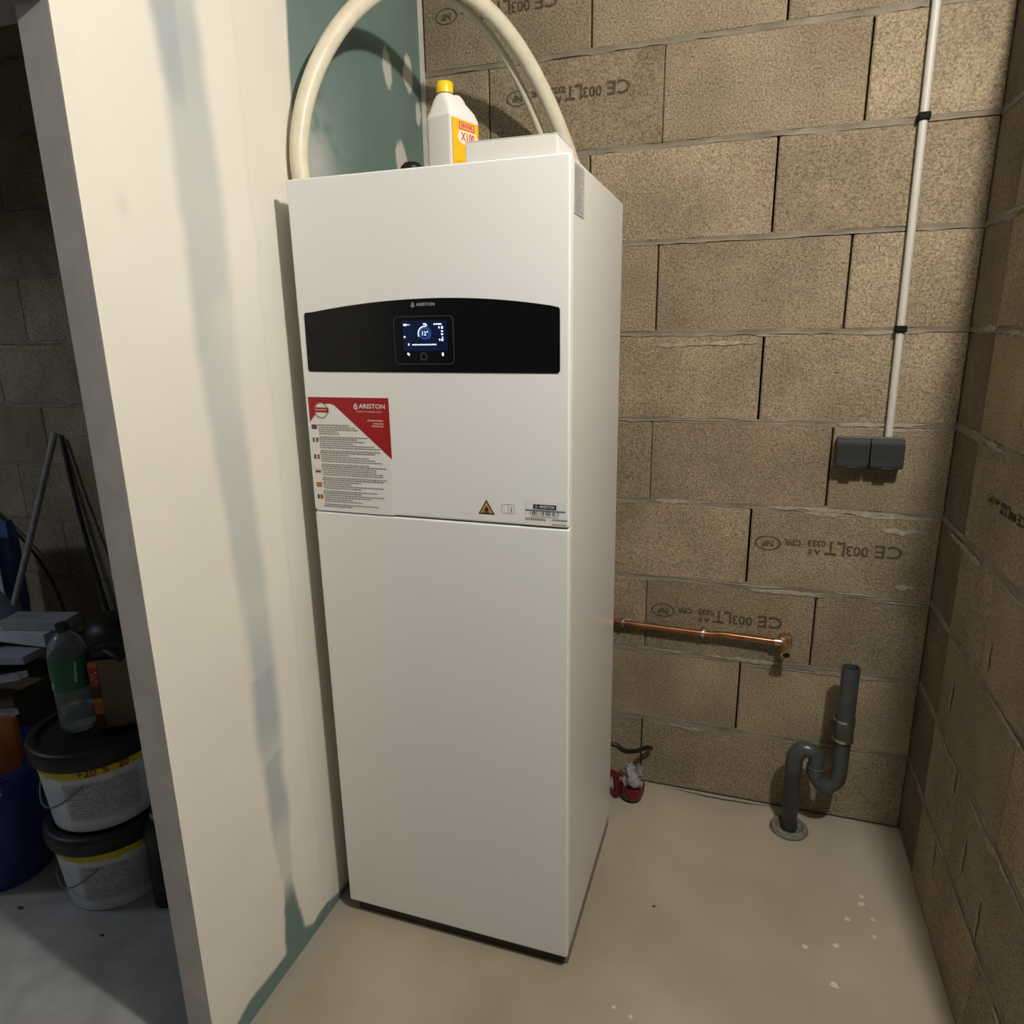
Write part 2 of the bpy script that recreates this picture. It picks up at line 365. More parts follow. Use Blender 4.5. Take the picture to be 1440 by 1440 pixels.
for c_, z, h in ((.30, .62, .10), (.42, .46, .08), (.55, .36, .10), (.68, .30, .13), (.36, .20, .09), (.50, .82, .07)):   # runs of splashed mortar
    sm_ = smear(wall_right, 0, 0, h, .010, int(rs.integers(1e6))); sm_.rotation_euler = (0, math.radians(90), math.radians(-90)); sm_.location = (XR-.0005, -c_, z)
for k, end in ((8, .62), (9, .36)):
    box('mortar_core', XR+.006, XR+.194, -end+.008, 0.0, .25*k-.01, .25*k+.244, M_MORTAR, wall_right)

# ------------------------------------------------------------------ plasterboard partition (left of the boiler) with filler coats
YN = -1.2422
ys = np.arange(YN, 0.0001, 0.0055); zs = np.arange(0, CEIL, 0.0075); ys[-1] = 0.0; zs[-1] = CEIL
Y, Z = np.meshgrid(ys, zs)
def vnoise(y, z, s, seed):
    g = np.random.default_rng(seed).random((80, 80)); a = (y+3)*s; b = (z+1)*s
    i = np.floor(a).astype(int); j = np.floor(b).astype(int); fa = a-i; fb = b-j; fa = fa*fa*(3-2*fa); fb = fb*fb*(3-2*fb)
    q = lambda u, v: g[u % 80, v % 80]
    return (q(i, j)*(1-fa)+q(i+1, j)*fa)*(1-fb)+(q(i, j+1)*(1-fa)+q(i+1, j+1)*fa)*fb
def fbm(s, seed): return .5*vnoise(Y, Z, s, seed)+.3*vnoise(Y, Z, s*2.1, seed+1)+.2*vnoise(Y, Z, s*4.3, seed+2)
sm = lambda x, a, b: np.clip((x-a)/(b-a), 0, 1)**2*(3-2*np.clip((x-a)/(b-a), 0, 1))
def poly(zz, pts):
    p = sorted(pts); return np.interp(zz, [q[0] for q in p], [q[1] for q in p])
bl = [(.048, -.997), (.237, -.975), (.342, -.999), (.48, -1.002), (.648, -1.007), (.787, -1.007), (.871, -1.009), (1.0, -1.01), (1.142, -1.021), (1.289, -1.032), (1.427, -1.04), (1.556, -1.041), (1.691, -1.037), (1.93, -1.036), (2.05, -1.055), (2.4, -1.09)]
br = [(.053, -.917), (.225, -.949), (.389, -.932), (.527, -.935), (.673, -.927), (.8, -.925), (1.02, -.926), (1.18, -.928), (1.447, -.934), (1.69, -.923), (1.9, -.935), (2.0, -.934), (2.1, -.942), (2.4, -.93)]
wob = (fbm(9, 3)-.5)
BL = poly(Z, bl)+.018*wob; BR = poly(Z, br)-.014*wob
soft = .006+.012*sm(Z, .25, .6)
gap = sm(Y, BL-soft, BL+soft)*(1-sm(Y, BR-soft, BR+soft))                  # 1 = uncoated band between the two coats
thin = np.clip(.55+.45*sm(fbm(3.2, 11), .35, .62), 0, 1)                   # how much thin filler veils the band
thin = thin*(1-.65*np.exp(-((Z-.80)/.16)**2)*sm(Y, -1.0, -.985))*(1-.75*np.exp(-((Z-2.02)/.10)**2))*(1-sm(.26-Z, 0, .14))
white = np.array([.79, .755, .675]); grey = np.array([.61, .61, .55]); teal = np.array([.155, .225, .205]); tealg = np.array([.45, .485, .475])
C = np.broadcast_to(white*1.0, Y.shape+(3,)).copy()
C *= (.955+.09*fbm(5, 21))[..., None]
bandc = tealg*(1-thin[..., None])+grey*thin[..., None]*1.06
bandc = bandc*(1-sm(.26-Z, 0, .10)[..., None])+teal*sm(.26-Z, 0, .10)[..., None]
jag = .03*(fbm(14, 61)-.5)+.10*(Y+.96)
cr = np.zeros_like(Y)
for za, zb in ((.625, .795), (.395, .585)):
    cr = np.maximum(cr, sm(Z, za-.05+jag, za+.05+jag)*(1-sm(Z, zb+jag-.003, zb+jag+.003)))
cr = np.maximum(cr, sm(Z-1.93-2.1*(Y+1.036)*-1.0, -.004, .004)*(1-sm(Y, -.995, -.985))*sm(Z, 1.88, 1.95))
bandc = bandc*(1-.75*cr[..., None])+np.array([.40, .43, .45])*.75*cr[..., None]
C = C*(1-gap[..., None])+bandc*gap[..., None]
joint = np.exp(-((Y+.838-.006*wob*4)/.006)**2)*.06                          # trowel ridge
C *= (1-joint)[..., None]
C *= (1-.035*sm(Y, -.845, -.82))[..., None]
# bare board beyond the coat, behind the hose
be = poly(Z, [(1.3, -.70), (1.848, -.689), (1.922, -.674), (2.035, -.669), (2.197, -.663), (2.5, -.655)])+.012*wob
bare = sm(Y, be-.006, be+.006)*sm(Z, 1.25, 1.32)
bt = np.broadcast_to(teal, C.shape)*(.85+.3*fbm(6, 31))[..., None]
cloud = .55*np.exp(-(((Y+.60)/.085)**2+((Z-1.88)/.13)**2))*sm(fbm(12, 41), .3, .6)
spots = np.zeros_like(Y)
for py, pz, ry, rz in ((-.211, 2.208, .032, .055), (-.085, 2.225, .03, .05), (-.154, 1.995, .035, .05), (-.30, 2.45, .04, .05), (-.03, 2.14, .02, .03)):
    dd = np.sqrt(((Y-py)/ry)**2+((Z-pz)/rz)**2)+.9*(fbm(22, 51)-.5); spots = np.maximum(spots, 1-sm(dd, .75, 1.0))
veil = np.clip(np.maximum(cloud, spots*.92), 0, 1)[..., None]
bt = bt*(1-veil)+np.array([.66, .65, .60])*veil
C = C*(1-bare[..., None])+bt*bare[..., None]
# bare strip above the floor
cb = poly(Y, [(-1.25, .04), (-1.177, .042), (-1.134, .057), (-1.0, .051), (-.917, .053), (-.889, .034), (-.825, .043), (-.769, .022), (0, .02)])+.012*wob
strip = 1-sm(Z, cb-.004, cb+.004)
C = C*(1-strip[..., None])+teal*1.05*strip[..., None]
stain = .12*np.exp(-(((Y+1.165)/.012)**2+((Z-1.72)/.02)**2))
C *= (1-stain[..., None]*np.array([.6, 1, 1]))
ny, nz = len(ys), len(zs)
verts = np.stack([np.full(Y.size, XP), Y.ravel(), Z.ravel()], 1)
coatrel = .0012*(1-gap)*(1-bare)*(1-strip)
verts[:, 0] += coatrel.ravel()
idx = (np.arange(nz-1)[:, None]*ny+np.arange(ny-1)[None, :]).ravel()
faces = np.stack([idx, idx+1, idx+ny+1, idx+ny], 1)
me = bpy.data.meshes.new('plaster_face'); me.from_pydata(verts.tolist(), [], faces.tolist())
at = me.color_attributes.new('coat', 'FLOAT_COLOR', 'POINT')
at.data.foreach_set('color', np.concatenate([C.reshape(-1, 3), np.ones((C.shape[0]*C.shape[1], 1))], 1).astype(np.float32).ravel())
mp = mat('plasterboard_face', (.8, .8, .8), .8, bump=.10, bscale=140, spec=.25)
an = mp.node_tree.nodes.new('ShaderNodeVertexColor'); an.layer_name = 'coat'
mp.node_tree.links.new(an.outputs[0], mp.node_tree.nodes['Principled BSDF'].inputs['Base Color'])
wall_left = struct(box('wall_left', XP-.0635, XP-.0005, YN, 0.0, 0, CEIL, M_TEALCORE))
pf = link('plaster_face', me, mp, wall_left, True)
struct(box('trim_1', XP+.0015, XP+.013, -.010, -.001, 0, CEIL, mat('corner_bead', (.62, .60, .53), .6, var=.1, scale=30)))
# door head over the opening to the store room on the left
struct(box('trim_2', -3.4, XP-.002, YN-.022, YN+.05, 1.985, CEIL, mat('door_head', (.36, .35, .33), .85, var=.1, scale=8)))
struct(box('wall_beyond', XR+.2, 3.5, 0.0, 0.2, 0, CEIL, M_BLOCK))
struct(box('wall_far_right', 3.4, 3.5, -6, 0.0, 0, CEIL, M_BLOCK))
struct(box('wall_far_left', -5.1, -5.0, -6, 0.2, 0, CEIL, M_BLOCK))

# ------------------------------------------------------------------ boiler
BX, BY, BW, BD, ZB, ZT, ZS = -.746, -.794, .60, .5505, .041, 1.821, 1.1225
boiler = thing('heat_pump_boiler', 'tall white floor-standing boiler with black control strip and red sticker', 'boiler', (BX+BW/2, BY+BD/2, 0))
def bp(o):      # world-built part -> child of the boiler
    o.parent = boiler; o.matrix_parent_inverse = Matrix.Translation(boiler.location).inverted(); return o
x0, x1 = BX, BX+BW
bp(box('cabinet_body', x0+.002, x1-.001, BY+.022, BY+BD, ZB, ZT-.002, M_SIDE, bev=.003))
bp(box('seal', x0+.006, x1-.006, BY+.016, BY+.026, ZB+.004, ZT-.006, M_GAP))
p1 = bp(box('front_panel', x0, x1, BY, BY+.019, ZS+.0018, ZT, M_WHITE, bev=.004, seg=3)); p1['label'] = 'upper white front panel carrying the controls'
p2 = bp(box('front_panel', x0, x1, BY, BY+.019, ZB, ZS-.0018, M_WHITE, bev=.004, seg=3)); p2['label'] = 'plain lower white front panel'
bp(box('side_gap_strip', x1-.010, x1-.003, BY+.022, BY+BD-.004, 0, ZB+.002, mat('gap_shade_grey', (.24, .215, .18), .7)))  # added strip, its colour stands for the shaded gap under the side
bp(box('plinth', x0+.015, x1-.010, BY+.020, BY+BD-.02, 0, ZB+.002, mat('plinth_dark', (.05, .045, .038), .7)))
# side data plate
sl = bp(box('data_plate', x1-.0012, x1+.0002, BY+.030, BY+.110, 1.724, 1.811, mat('plate_silver', (.36, .36, .35), .4, scale=9, col2=(.50, .50, .49))))
bm = bmesh.new()
for i in range(15):
    z = 1.803-i*.0052; w = random.uniform(.03, .07); yb = BY+.034
    while yb < BY+.034+w:
        l = random.uniform(.004, .012); bm.faces.new([bm.verts.new((x1+.0004, yb, z)), bm.verts.new((x1+.0004, yb+l, z)), bm.verts.new((x1+.0004, yb+l, z+.0024)), bm.verts.new((x1+.0004, yb, z+.0024))]); yb += l+.002
o = bm_obj('plate_print', bm, M_PRINT); o.parent = sl
# control fascia
n = 28; top = []
for k in range(n+1):
    t = k/n; x = -.165+t*(-.728+.165); zc = 1.5565+.0235*(1-((t-.47)/.53)**2 if t > .47 else 1-((t-.47)/.47)**2)
    top.append((x, zc))
fas = [(-.730+.004, 1.4355), (-.730, 1.440)] + [(-.7285, 1.552), (-.7265, 1.5585)] + top[::-1][1:-1] + [(-.168, 1.556), (-.1655, 1.552), (-.1650, 1.438), (-.169, 1.4335)]
YF = BY-.0012
fascia = bp(prism('control_fascia', fas, 'y', YF, BY+.004, M_BLACK)); fascia['label'] = 'glossy black control strip with arched top edge'
def sub(o, par):
    o.parent = par; return o
def quad(name, x0_, x1_, z0_, z1_, y, m, par, th=.0004): return sub(box(name, x0_, x1_, y, y+th, z0_, z1_, m), par)
def ring_bm(cx, cz, r0, r1, y, a0=0, a1=360, n=40, bm=None):
    bm = bm or bmesh.new(); A = []; B = []
    for k in range(n+1):
        a = math.radians(a0+(a1-a0)*k/n)
        A.append(bm.verts.new((cx+r0*math.cos(a), y, cz+r0*math.sin(a)))); B.append(bm.verts.new((cx+r1*math.cos(a), y, cz+r1*math.sin(a))))
    for k in range(n): bm.faces.new((A[k], A[k+1], B[k+1], B[k]))
    return bm
def flame_logo(name, cx, cz, h, m, par, y):
    bm = bmesh.new()
    outer = [(0, .5), (.22, .22), (.36, -.08), (.30, -.36), (.0, -.5), (-.30, -.36), (-.36, -.08), (-.22, .22)]
    A = [bm.verts.new((cx+u*h, y, cz+v*h)) for u, v in outer]; B = [bm.verts.new((cx+u*h*.62, y, cz+(v*.62-.03)*h)) for u, v in outer]
    for k in range(8): bm.faces.new((A[k], A[(k+1) % 8], B[(k+1) % 8], B[k]))
    for u0, u1, v0, v1 in ((-.07, .07, -.2, .08),): bm.faces.new([bm.verts.new((cx+u*h, y, cz+v*h)) for u, v in ((u0, v0), (u1, v0), (u1, v1), (u0, v1))])
    return sub(bm_obj(name, bm, m), par)
M_DIMW = mat('print_silver', (.42, .42, .42), .5)
flame_logo('logo_flame', -.4715, 1.5685, .011, M_DIMW, fascia, YF-.0004)
sub(text('logo_text', 'ARISTON', .0085, M_DIMW, at_front(-.443, YF-.0003, 1.5683), None, .0001, 1.15, bold=.00012), fascia)
# display module
rr = rrect(-.5165, -.3835, 1.4505, 1.5465, .010); ri = rrect(-.5145, -.3855, 1.4525, 1.5445, .009)
bm = bmesh.new(); A = [bm.verts.new((u, YF-.0012, v)) for u, v in rr]; B = [bm.verts.new((u, YF-.0012, v)) for u, v in ri]; A2 = [bm.verts.new((u, YF, v)) for u, v in rr]
for k in range(len(rr)):
    j = (k+1) % len(rr); bm.faces.new((A[k], A[j], B[j], B[k])); bm.faces.new((A[k], A2[k], A2[j], A[j]))
sub(bm_obj('display_frame', bm, M_FRAME), fascia)
YS = YF-.0006
glow = lambda n, c, s: mat(n, (0, 0, 0), .3, emit=c, estr=s)
G_BG, G_MID, G_W, G_B = glow('screen_navy', (.0015, .008, .030), 1.0), glow('screen_blue', (.07, .17, .50), 1.0), glow('screen_white', (.75, .88, 1.0), 1.3), glow('screen_dim', (.10, .17, .38), 1.0)
scr = sub(box('display_screen', -.496, -.398, YS, YS+.0006, 1.4775, 1.538, G_BG), fascia)
scr['label'] = 'lit navy display reading 12 degrees'
# the child-of-child level ends here: lit symbols are siblings of the screen
cx, cz = -.4475, 1.5118
sub(bm_obj('screen_dial', ring_bm(cx, cz, .0, .0095, YS-.0002, n=32), glow('screen_core', (.004, .022, .085), 1.0)), fascia)
sub(bm_obj('screen_dial', ring_bm(cx, cz, .0095, .0107, YS-.0003, n=40), G_MID), fascia)
sub(bm_obj('screen_dial', ring_bm(cx, cz, .0130, .0142, YS-.0003, -50, 80, n=30), G_MID), fascia)
sub(bm_obj('screen_dial', ring_bm(cx, cz, .0128, .0152, YS-.0003, 78, 205, n=30), G_W), fascia)
sub(text('screen_temperature', '12°', .0115, G_W, at_front(cx+.0005, YS-.0004, cz), None, .0, 1.0, bold=.0002), fascia)
bm = bmesh.new()
def q2(x, z, w, h): bm.faces.new([bm.verts.new((x+u, YS-.0003, z+v)) for u, v in ((0, 0), (w, 0), (w, h), (0, h))])
for x, z, w, h in ((-.4945, 1.5275, .008, .004), (-.4855, 1.5285, .002, .002), (-.482, 1.5285, .002, .002), (-.4500, 1.529, .007, .003), (-.4445, 1.526, .003, .004), (-.4265, 1.5285, .004, .003),
                   (-.4215, 1.5285, .003, .003), (-.4175, 1.5285, .008, .003), (-.4165, 1.5215, .003, .004), (-.4105, 1.5205, .004, .0055), (-.4110, 1.5145, .0045, .003), (-.4110, 1.5085, .0045, .0035),
                   (-.4095, 1.5025, .003, .003), (-.4110, 1.497, .0045, .0045), (-.4160, 1.4975, .003, .004), (-.4945, 1.5040, .0038, .0035), (-.4855, 1.4885, .003, .0045)): q2(x, z, w, h)
x = -.4765
while x < -.424: w = random.uniform(.0012, .0022); q2(x, 1.4888, w, random.uniform(.0022, .0030)); x += w+.0004
for x, z in ((-.4885, 1.4705), (-.4868, 1.4685), (-.4110, 1.4675), (-.4110, 1.4705)): q2(x, z, .0042, .0036)
sub(bm_obj('screen_icons', bm, G_W), fascia)
sub(bm_obj('dial_knob', ring_bm(-.4515, 1.4665, .0062, .0075, YS-.0004), mat('knob_ring', (.16, .16, .16), .4)), fascia)
# instruction sticker
YL = BY-.0006
stick = bp(box('instruction_sticker', -.7385, -.5415, YL, BY+.001, 1.124, 1.381, M_LABELW)); stick['label'] = 'white multilingual instruction sticker with red corner'
redp = [(-.7375, 1.381), (-.5395, 1.381), (-.5395, 1.250), (-.664, 1.3565), (-.672, 1.3635), (-.683, 1.367), (-.700, 1.366), (-.7375, 1.326)]
sub(prism('red_corner', redp, 'y', YL-.0003, YL+.0002, M_RED), stick)
bm = bmesh.new()
ring_bm(-.7065, 1.352, .0, .0155, YL-.0004, bm=bm); sub(bm_obj('badge', bm, M_LOGO), stick)
sub(bm_obj('badge_ring', ring_bm(-.7065, 1.352, .0148, .0175, YL-.0006), mat('badge_grey', (.35, .22, .20), .5)), stick)
quad('badge_band', -.7255, -.6875, 1.3475, 1.3585, YL-.0007, M_RED, stick)
sub(text('badge_text', 'IMPORTANT', .0058, M_LOGO, at_front(-.7065, YL-.0012, 1.353), None, 0, .9), stick)
flame_logo('sticker_flame', -.6195, 1.3625, .0145, M_LOGO, stick, YL-.0005)
sub(text('sticker_logo', 'ARISTON', .0135, M_LOGO, at_front(-.5795, YL-.0005, 1.3625), None, 0, 1.12, bold=.00025), stick)
sub(text('sticker_motto', 'The home of sustainable comfort', .0048, M_LOGO, at_front(-.5875, YL-.0005, 1.3515), None, 0, .98), stick)
bm = bmesh.new()
for w, z in ((.036, 1.331), (.022, 1.3245), (.026, 1.319)):
    x = -.557-w
    while x < -.557: l = random.uniform(.003, .006); bm.faces.new([bm.verts.new((x+u, YL-.0005, z+v)) for u, v in ((0, 0), (l, 0), (l, .0028), (0, .0028))]); x += l+.001
sub(bm_obj('red_corner_print', bm, mat('pink_print', (.72, .50, .46), .5)), stick)
bm = bmesh.new(); z = 1.318; row = 0
def redge(z): return -.664+(1.3565-z)*(.1245/.1065) if z > 1.25 else -.5395
while z > 1.132:
    if row % 6 == 5: z -= .0022
    full = min(redge(z)-.006, -.555); xs = -.7165 if row % 6 else -.7185
    xe = xs+(full-xs)*random.choice((.6, .75, .85, .95, 1.0, .45))
    x = xs
    while x < xe:
        l = random.uniform(.003, .011); l = min(l, xe-x); h = .0027 if row % 6 else .0032
        bm.faces.new([bm.verts.new((x+u, YL-.0004, z+v)) for u, v in ((0, 0), (l, 0), (l, h), (0, h))]); x += l+.0011
    z -= .00475; row += 1
sub(bm_obj('sticker_print', bm, M_PRINT), stick)
fl = lambda n, c: mat('flag_'+n, c, .5)
R_, W_, B_, G_, K_, Y_ = fl('red', (.36, .03, .03)), fl('white', (.62, .6, .57)), fl('blue', (.05, .06, .14)), fl('green', (.07, .16, .07)), fl('black', (.03, .03, .03)), fl('yellow', (.55, .36, .04))
for zf, kind, cols in ((1.3155, 'h', (B_, R_, B_)), (1.2865, 'v', (G_, W_, R_)), (1.2485, 'v', (B_, W_, R_)), (1.2170, 'h', (W_, R_)), (1.1845, 'h', (R_, Y_, R_)), (1.1565, 'v', (K_, Y_, R_))):
    f = sub(box('flag', -.7345, -.7205, YL-.0004, YL, zf-.005, zf+.005, W_), stick); mw = f.data
    mw.clear_geometry(); mw.materials.clear(); bm = bmesh.new(); nn = len(cols)
    for k, c in enumerate(cols):
        mw.materials.append(c)
        if kind == 'v': r = (-.7345+.014*k/nn, -.7345+.014*(k+1)/nn, zf-.005, zf+.005)
        else: r = (-.7345, -.7205, zf+.005-.010*(k+1)/nn, zf+.005-.010*k/nn)
        fc = bm.faces.new([bm.verts.new((u, YL-.0005, v)) for u, v in ((r[0], r[2]), (r[1], r[2]), (r[1], r[3]), (r[0], r[3]))]); fc.material_index = k
    bm.to_mesh(mw); bm.free()
# warning triangle and manual symbol
M_AMB = mat('amber', (.46, .27, .05), .5)
tri = lambda s: [(-.324, 1.1545+.0195*s), (-.324+.0185*s, 1.1545-.0125*s), (-.324-.0185*s, 1.1545-.0125*s)]
wl = bp(prism('warning_sign', tri(1.0), 'y', BY-.0004, BY+.001, M_INK)); wl['label'] = 'amber flammable warning triangle'
sub(prism('warning_face', tri(.78), 'y', BY-.0007, BY, M_AMB), wl)
sub(prism('flame_symbol', [(-.324, 1.160), (-.3195, 1.153), (-.3205, 1.1485), (-.324, 1.147), (-.3275, 1.1485), (-.3285, 1.153), (-.326, 1.155)], 'y', BY-.001, BY, M_INK), wl)
sub(box('symbol_base', -.329, -.319, BY-.001, BY, 1.1450, 1.1462, M_INK), wl)
bm = bmesh.new()
for a, b in (((-.2895, 1.1655), (-.2755, 1.1665)), ((-.2755, 1.1665), (-.2625, 1.1655)), ((-.2895, 1.1465), (-.2755, 1.1475)), ((-.2755, 1.1475), (-.2625, 1.1465)), ((-.2895, 1.1465), (-.2895, 1.1655)), ((-.2755, 1.1475), (-.2755, 1.1665)), ((-.2625, 1.1465), (-.2625, 1.1655))):
    dx, dz = b[0]-a[0], b[1]-a[1]; l = math.hypot(dx, dz); px, pz = -dz/l*.0005, dx/l*.0005
    bm.faces.new([bm.verts.new((a[0]+px, BY-.0003, a[1]+pz)), bm.verts.new((b[0]+px, BY-.0003, b[1]+pz)), bm.verts.new((b[0]-px, BY-.0003, b[1]-pz)), bm.verts.new((a[0]-px, BY-.0003, a[1]-pz))])
bm.faces.new([bm.verts.new((u, BY-.0003, v)) for u, v in ((-.2705, 1.150), (-.2675, 1.150), (-.2680, 1.162), (-.2700, 1.162))])
bp(bm_obj('manual_symbol', bm, M_PRINT))
# rating label
rl = bp(box('rating_label', -.2405, -.1515, BY-.0003, BY+.001, 1.1265, 1.1785, M_LABELW))
quad('logo_plate', -.2215, -.1725, 1.1605, 1.1705, BY-.0006, M_INK, rl)
flame_logo('plate_flame', -.2150, 1.1655, .008, M_DIMW, rl, BY-.0009)
sub(text('plate_logo', 'ARISTON', .0078, M_LOGO, at_front(-.1925, BY-.0009, 1.1655), None, 0, 1.0, bold=.0001), rl)
quad('tape_line', -.2385, -.1535, 1.1560, 1.1590, BY-.0007, mat('ink_blue', (.14, .15, .27), .5), rl)
bm = bmesh.new(); x = -.2285
while x < -.168: w = random.choice((.0008, .0016, .0026)); bm.faces.new([bm.verts.new((x+u, BY-.0006, 1.1475+v)) for u, v in ((0, 0), (w, 0), (w, .008), (0, .008))]); x += w+random.choice((.0008, .0016, .003))
sub(bm_obj('barcode', bm, mat('barcode_grey', (.16, .16, .20), .6)), rl)
bm = bmesh.new()
for xs, xe, z, h in ((-.2385, -.198, 1.136, .0055), (-.226, -.170, 1.1435, .002), (-.181, -.154, 1.1375, .004), (-.181, -.154, 1.1285, .003)):
    x = xs
    while x < xe: l = random.uniform(.002, .006); bm.faces.new([bm.verts.new((x+u, BY-.0006, z+v)) for u, v in ((0, 0), (l, 0), (l, h), (0, h))]); x += l+.0009
sub(bm_obj('rating_print', bm, M_PRINT), rl)
# black pipe cap on the boiler's top
bp(lathe('pipe_cap', [(0, 0), (.022, 0), (.022, .075), (.028, .075), (.028, .098), (.018, .108), (0, .108)], M_CLIP, c=(-.655, -.39, ZT-.004), seg=24))

# ------------------------------------------------------------------ hose arching over the boiler
A, Bq, C1, C2 = Vector((-.766, -.695, 1.805)), Vector((-.278, -.012, 1.80)), Vector((-.816, -.764, 2.073)), Vector((-.5, -.329, 2.767))
hp = []
for k in range(49):
    t = k/48; p = (1-t)**3*A+3*(1-t)**2*t*C1+3*(1-t)*t*t*C2+t**3*Bq
    p.y = min(p.y, -.034); p.x = max(p.x, -.7755); hp.append(p)
hp += [Vector((-.265, -.036, 1.72)), Vector((-.262, -.040, 1.60)), Vector((-.262, -.05, 1.40))]
hp[0].z = ZT-.001
tag(tube('flexible_hose', hp, .0195, M_HOSE, seg=20), 'thick cream hose arching over the boiler to the block wall', 'hose')
def hoff(p, f): return Vector((p.x-.050*f-.004, min(p.y+.032, -.0135), p.z-.02*f-.006))
hp2 = [hoff(p, min(1, max(0, (i-24)/20))) for i, p in enumerate(hp) if i >= 26]
tag(tube('thin_tube', hp2, .0100, mat('thin_tube_white', (.66, .62, .50), .4), seg=12), 'thin cream tube running just inside the thick hose', 'tube')

# ------------------------------------------------------------------ things on top of the boiler
crt = thing('white_carton', 'low plain white carton at the front of the boiler top', 'box', (-.262, -.725, ZT))
M_CART = mat('carton_white', (.76, .745, .70), .6)
bm_obj('carton_base', box_bm(-.0885, .0885, -.0625, .0625, .0005, .0335, .0012, 1), M_CART, crt)
bm_obj('carton_lid', box_bm(-.0885, .0885, -.0625, .0625, .0337, .0352, .0004, 1), M_CART, crt)
crt.rotation_euler = (0, 0, .01)

jug = thing('plastic_jug', 'white plastic jug with yellow cap and yellow label', 'jug', (-.452, -.600, ZT), math.radians(-17)); jug.scale = (.92, .95, .885)
# local frame: x across the narrow side (0.075), y along the label side (0.09)
M_JUG = mat('jug_white', (.78, .765, .74), .4, bump=.03, bscale=100)
def rsec(w, d, r, cx, cy, z, n=4): return [(cx+x, cy+y, z) for x, y in rrect(-w/2, w/2, -d/2, d/2, r, n)]
secs = [rsec(.070, .096, .008, 0, 0, .0), rsec(.075, .101, .010, 0, 0, .004), rsec(.075, .101, .010, 0, 0, .138), rsec(.077, .103, .010, 0, 0, .141), rsec(.075, .101, .010, 0, 0, .145),
        rsec(.066, .092, .012, 0, .000, .160), rsec(.052, .070, .014, 0, -.010, .178), rsec(.040, .044, .016, 0, -.020, .190), rsec(.032, .032, .0155, 0, -.024, .194), rsec(.030, .030, .0145, 0, -.024, .212)]
bm = bmesh.new(); rings = [[bm.verts.new(p) for p in s] for s in secs]
for a, b in zip(rings[:-1], rings[1:]):
    for k in range(len(a)): bm.faces.new((a[k], a[(k+1) % len(a)], b[(k+1) % len(b)], b[k]))
bm.faces.new(rings[0][::-1]); bm.faces.new(rings[-1])
bm_obj('body', bm, M_JUG, jug, True, 50)
tube('handle', [(0, .000, .168), (0, .004, .186), (0, .018, .192), (0, .034, .180), (0, .042, .160), (0, .045, .140)], .0105, M_JUG, jug, 12, 6)
bmc = bmesh.new(); n = 36; pr = []
for zz, f in ((.195, 1), (.215, 1), (.219, .93), (.219, 0)):
    pr.append([bmc.verts.new(((.0185*f+(.0006 if k % 2 and f == 1 else 0))*math.cos(2*math.pi*k/n), -.024+(.0185*f+(.0006 if k % 2 and f == 1 else 0))*math.sin(2*math.pi*k/n), zz)) for k in range(n)] if f else [bmc.verts.new((0, -.024, zz))])
for a, b in zip(pr[:-1], pr[1:]):
    for k in range(n):
        bmc.faces.new((a[k], a[(k+1) % n], b[(k+1) % n], b[k]) if len(b) > 1 else (a[k], a[(k+1) % n], b[0]))
bm_obj('cap', bmc, M_YEL, jug, True, 35)
lab = box('label', .0372, .0381, -.046, .0445, .012, .1365, mat('label_yellow', (.80, .46, .012), .5), jug)
SIDE = Matrix.Rotation(math.radians(90), 4, 'Z') @ FRONT          # text facing +x
def at_side(x, y, z): return Matrix.Translation((x, y, z)) @ SIDE
box('label_panel', .0380, .0384, -.024, .030, .116, .132, mat('label_red', (.62, .05, .02), .5), lab)
box('label_panel', .0382, .0386, -.021, .027, .118, .130, mat('label_pink', (.75, .42, .25), .5), lab)
text('label_text', 'SENTINEL', .0105, mat('label_red', (0, 0, 0)), at_side(.0389, .003, .124), lab, .0001, .88, bold=.0003)
prism('label_shield', [(-.030, .100), (-.022, .114), (.034, .114), (.042, .098), (.032, .087), (-.012, .084), (-.026, .090)], 'x', .0380, .0384, mat('label_cream', (.80, .74, .62), .5), lab)
text('label_text', 'X100', .026, mat('label_red', (0, 0, 0)), at_side(.0387, .006, .1005), lab, .0001, .82, bold=.0006)
box('label_panel', .0380, .0384, -.036, -.004, .016, .048, mat('label_orange', (.72, .36, .01), .5), lab)
box('label_panel', .0380, .0384, .004, .016, .014, .046, mat('label_dark', (.05, .04, .03), .5), lab)

# ------------------------------------------------------------------ electrical: conduit and double socket
cdt = thing('electrical_conduit', 'pale grey rigid conduit running down the block wall to the socket', 'conduit', (.545, 0, 1.2))
def world_child(o, par):
    o.parent = par; o.matrix_parent_inverse = (Matrix.Translation(par.location) @ Matrix.Rotation(par.rotation_euler.z, 4, 'Z')).inverted(); return o
world_child(tube('pipe', [(.538, -.015, CEIL-.002), (.540, -.015, 2.25), (.545, -.014, 1.75), (.5505, -.014, 1.217)], .0098, M_COND, seg=16, smooth=4), cdt)
for z, x in ((2.003, .5425), (1.503, .5478), (2.50, .539)):
    c = world_child(box('clip', x-.0135, x+.0135, -.028, .001, z-.009, z+.009, mat('clip_black', (.004, .004, .004), .7, spec=.2), bev=.003), cdt)
sock = thing('double_socket', 'anthracite outdoor double socket with two flap lids below the conduit', 'socket', (.503, 0, 1.18))
sp_ = lambda o: world_child(o, sock)
sp_(box('back_box', .4225, .5875, -.034, .001, 1.135, 1.2165, M_SOCK, bev=.006))
